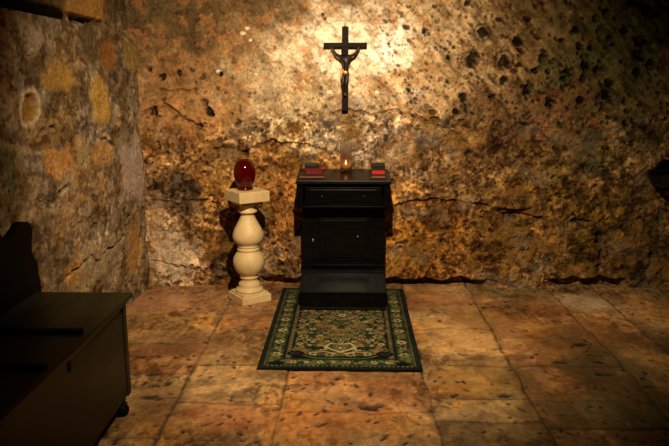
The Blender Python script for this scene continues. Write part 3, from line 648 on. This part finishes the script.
bm = bmesh.new(); add_box(bm, -.008, .008, .009, .040, ztop-zbot-.10, ztop-zbot-.07, .001); obj('wall_hook', bm, M['iron'], cr_)
zb = zbar-zbot; s_ = .0076
def q(px, py, d): return ((px-345)*s_, -.012-d, zb-(py-44.8)*s_)
B = [q(345.3, 71, .020), q(345.6, 66, .019), q(345.2, 61.5, .022), q(345.4, 57.5, .022), q(345, 55.3, .021), q(343.7, 53.4, .027), q(343.0, 51.0, .030),   # 0 pelvis..6 crown
     q(340.6, 55.8, .021), q(336.4, 53.8, .014), q(333.0, 48.6, .008), q(331.6, 46.6, .007),       # 7 shoulder L, elbow, wrist, palm
     q(350.2, 55.4, .021), q(354.2, 53.4, .014), q(357.4, 48.4, .008), q(358.8, 46.4, .007),       # 11 shoulder R
     q(343.7, 73, .020), q(342.6, 80.5, .036), q(344.4, 89.5, .018), q(344.7, 93.0, .026),   # 15 hip L, knee, ankle, toes
     q(347.2, 73, .020), q(345.9, 80.5, .040), q(345.3, 89.5, .020), q(345.5, 93.4, .030)]      # 19 hip R
E = [(0, 1), (1, 2), (2, 3), (3, 4), (4, 5), (5, 6), (3, 7), (7, 8), (8, 9), (9, 10), (3, 11), (11, 12), (12, 13), (13, 14), (0, 15), (15, 16), (16, 17), (17, 18), (0, 19), (19, 20), (20, 21), (21, 22)]
Rr = [(.030, .018), (.031, .018), (.036, .021), (.036, .019), .012, .019, .017, .014, .0105, .0085, .008, .014, .0105, .0085, .008, .0175, .0135, .0085, .0075, .0175, .0135, .0085, .0075]
fig = curved_skin('figure', B, E, Rr, M['bronze'], cr_, None, 0, 2)
# head hair and the gilt loincloth
bm = bmesh.new(); bmesh.ops.create_uvsphere(bm, u_segments=16, v_segments=10, radius=.0155)
for v in bm.verts: v.co.z *= 1.12; v.co += Vector((0, .004, .003)); 
obj('hair', bm, M['crosswood'], fig, q(343.0, 51.5, .026), True)
lc = curved_skin('loincloth', [q(341.9, 68.2, .026), q(345.2, 69.6, .032), q(348.6, 68.4, .026), q(341.6, 71.5, .03), q(341.3, 77, .026), q(345.4, 72.5, .030)], [(0, 1), (1, 2), (0, 3), (3, 4), (1, 5)], [(.011, .013), (.013, .014), (.011, .013), .009, .006, .015], M['gilt'], fig, None, 1, 2)
for (px, py) in ((331.8, 46.9), (358.6, 46.7)):
    for k in range(5):
        a_ = (-.5+.25*k)+(.35 if px < 345 else -.35)*-1; dx, dzz = math.sin(a_)*.014, math.cos(a_)*.014
        x, y, z = q(px, py, .007)
# ================================================================ CHEST SETTLE, lower left
SY0, SY1 = 1.55, 3.135; TZ = .582; FX = -1.095; BXk = -1.545
ch = empty('chest_bench', (-1.32, 2.35, 0)); tag(ch, 'dark olive wooden chest bench with scrolled back against the left wall', 'bench')
def Cb(name, mat, boxes, parent=ch, bev=.004):
    bm = bmesh.new(); 
    for bx in boxes: add_box(bm, bx[0]+1.32, bx[1]+1.32, bx[2]-2.35, bx[3]-2.35, bx[4], bx[5], bx[6] if len(bx) > 6 else bev)
    return obj(name, bm, M[mat], parent)
Cb('chest_body', 'chest', [(BXk+.02, FX, SY0+.03, SY1-.035, .072, TZ-.025, .003)])
Cb('corner_post', 'chest', [(FX-.035, FX+.006, SY1-.075, SY1-.030, .068, TZ-.026, .006)])
Cb('corner_post', 'chest', [(FX-.035, FX+.006, SY0+.025, SY0+.070, .068, TZ-.026, .006)])
Cb('top_moulding', 'chest', [(BXk+.02, FX+.014, SY0+.015, SY1-.018, TZ-.045, TZ-.022, .008)])
Cb('lid', 'chest', [(BXk, FX+.032, SY0, SY1, TZ-.022, TZ, .005)])
for yy, ln in ((2.595, -1.098), (2.247, -1.094)):
    Cb('batten', 'chestblack', [(BXk+.005, ln, yy-.016, yy+.016, TZ-.001, TZ+.016, .005)])
kh = Cb('keyhole_plate', 'chestblack', [(FX-.002, FX+.004, 2.425, 2.45, .485, .54, .002)])
for yy in (SY1-.135, SY0+.12):
    for xx in (FX-.012, BXk+.06):
        o = obj('bun_foot', lathe([(.016, .0), (.028, .007), (.035, .022), (.034, .038), (.024, .052), (.016, .060), (.020, .078)], 20), M['chestblack'], ch, (xx+1.32, yy-2.35, 0), True)
def YZ(px, py, X=-1.54):
    r = ray(px, py); t = X/r.x; return (r.y*t, H+r.z*t)
sil = [(41, 292), (39.5, 282), (37.5, 272), (36.5, 262), (33, 257), (30.8, 250), (31, 240), (31.5, 231), (30, 224), (26, 221.5), (20, 221.5), (17, 224), (15, 229), (11, 235), (6, 238.5), (2, 239), (0, 236), (-2, 228), (-3, 216), (-6, 204), (-14, 198), (-30, 196)]
pts = [YZ(*p) for p in sil]; pz = [(y, z) for y, z in pts]
pz[0] = (pz[0][0], TZ-.02)
ylast, zlast = pz[-1]
pz += [(1.75, zlast+.03), (1.57, zlast-.02), (1.56, TZ-.02)]
bm = bmesh.new(); prism(bm, [(y-2.35, z) for y, z in pz], 'x', -1.566+1.32, -1.535+1.32, 0)
bk = obj('backrest', bm, M['chestblack'], ch)
# ================================================================ dark bowl fixture at right edge
st = empty('wall_stoup', (2.36, 4.90, .84)); tag(st, 'black bowl-shaped metal fixture on the back wall at the right edge', 'wall fixture')
bm = lathe([(.02, .0), (.07, .004), (.125, .020), (.165, .055), (.185, .095), (.198, .118), (.203, .122), (.196, .127), (.180, .118), (.15, .07), (.09, .03), (.01, .022)], 40)
bowl = obj('bowl', bm, M['iron'], st, (0, 0, 0), True); bowl.rotation_euler = (0, math.radians(-9), 0)
bm = bmesh.new(); prism(bm, [(-.05, -.06), (.05, -.06), (.07, .10), (.05, .15), (0, .18), (-.05, .15), (-.07, .10)], 'y', .185, .225, .004); obj('back_plate', bm, M['iron'], st)
# ================================================================ LIGHT
def spot(name, loc, aim, power, size, blend, rad, color):
    d = bpy.data.lights.new(name, 'SPOT'); d.energy = power; d.spot_size = math.radians(size); d.spot_blend = blend; d.shadow_soft_size = rad; d.color = color
    o = bpy.data.objects.new(name, d); C.objects.link(o); o.location = loc; o.rotation_euler = (Vector(aim)-Vector(loc)).to_track_quat('-Z', 'Y').to_euler(); return o
spot('ceiling_spotlight', (-.02, 2.2, 2.62), (-.20, 5.1, .28), 620, 99, .9, .02, (1, .785, .53))
spot('crucifix_spotlight', (.16, 2.5, 2.75), (.20, 5.12, 1.85), 128, 42, 1., .02, (1, .88, .73))
w = bpy.data.worlds.new('world'); w.use_nodes = True; bpy.context.scene.world = w
w.node_tree.nodes['Background'].inputs[0].default_value = (1, .75, .45, 1); w.node_tree.nodes['Background'].inputs[1].default_value = .002
vs_ = bpy.context.scene.view_settings; vs_.view_transform = 'Standard'; vs_.look = 'None'; vs_.exposure = 0.; vs_.gamma = 1; vs_.use_curve_mapping = False
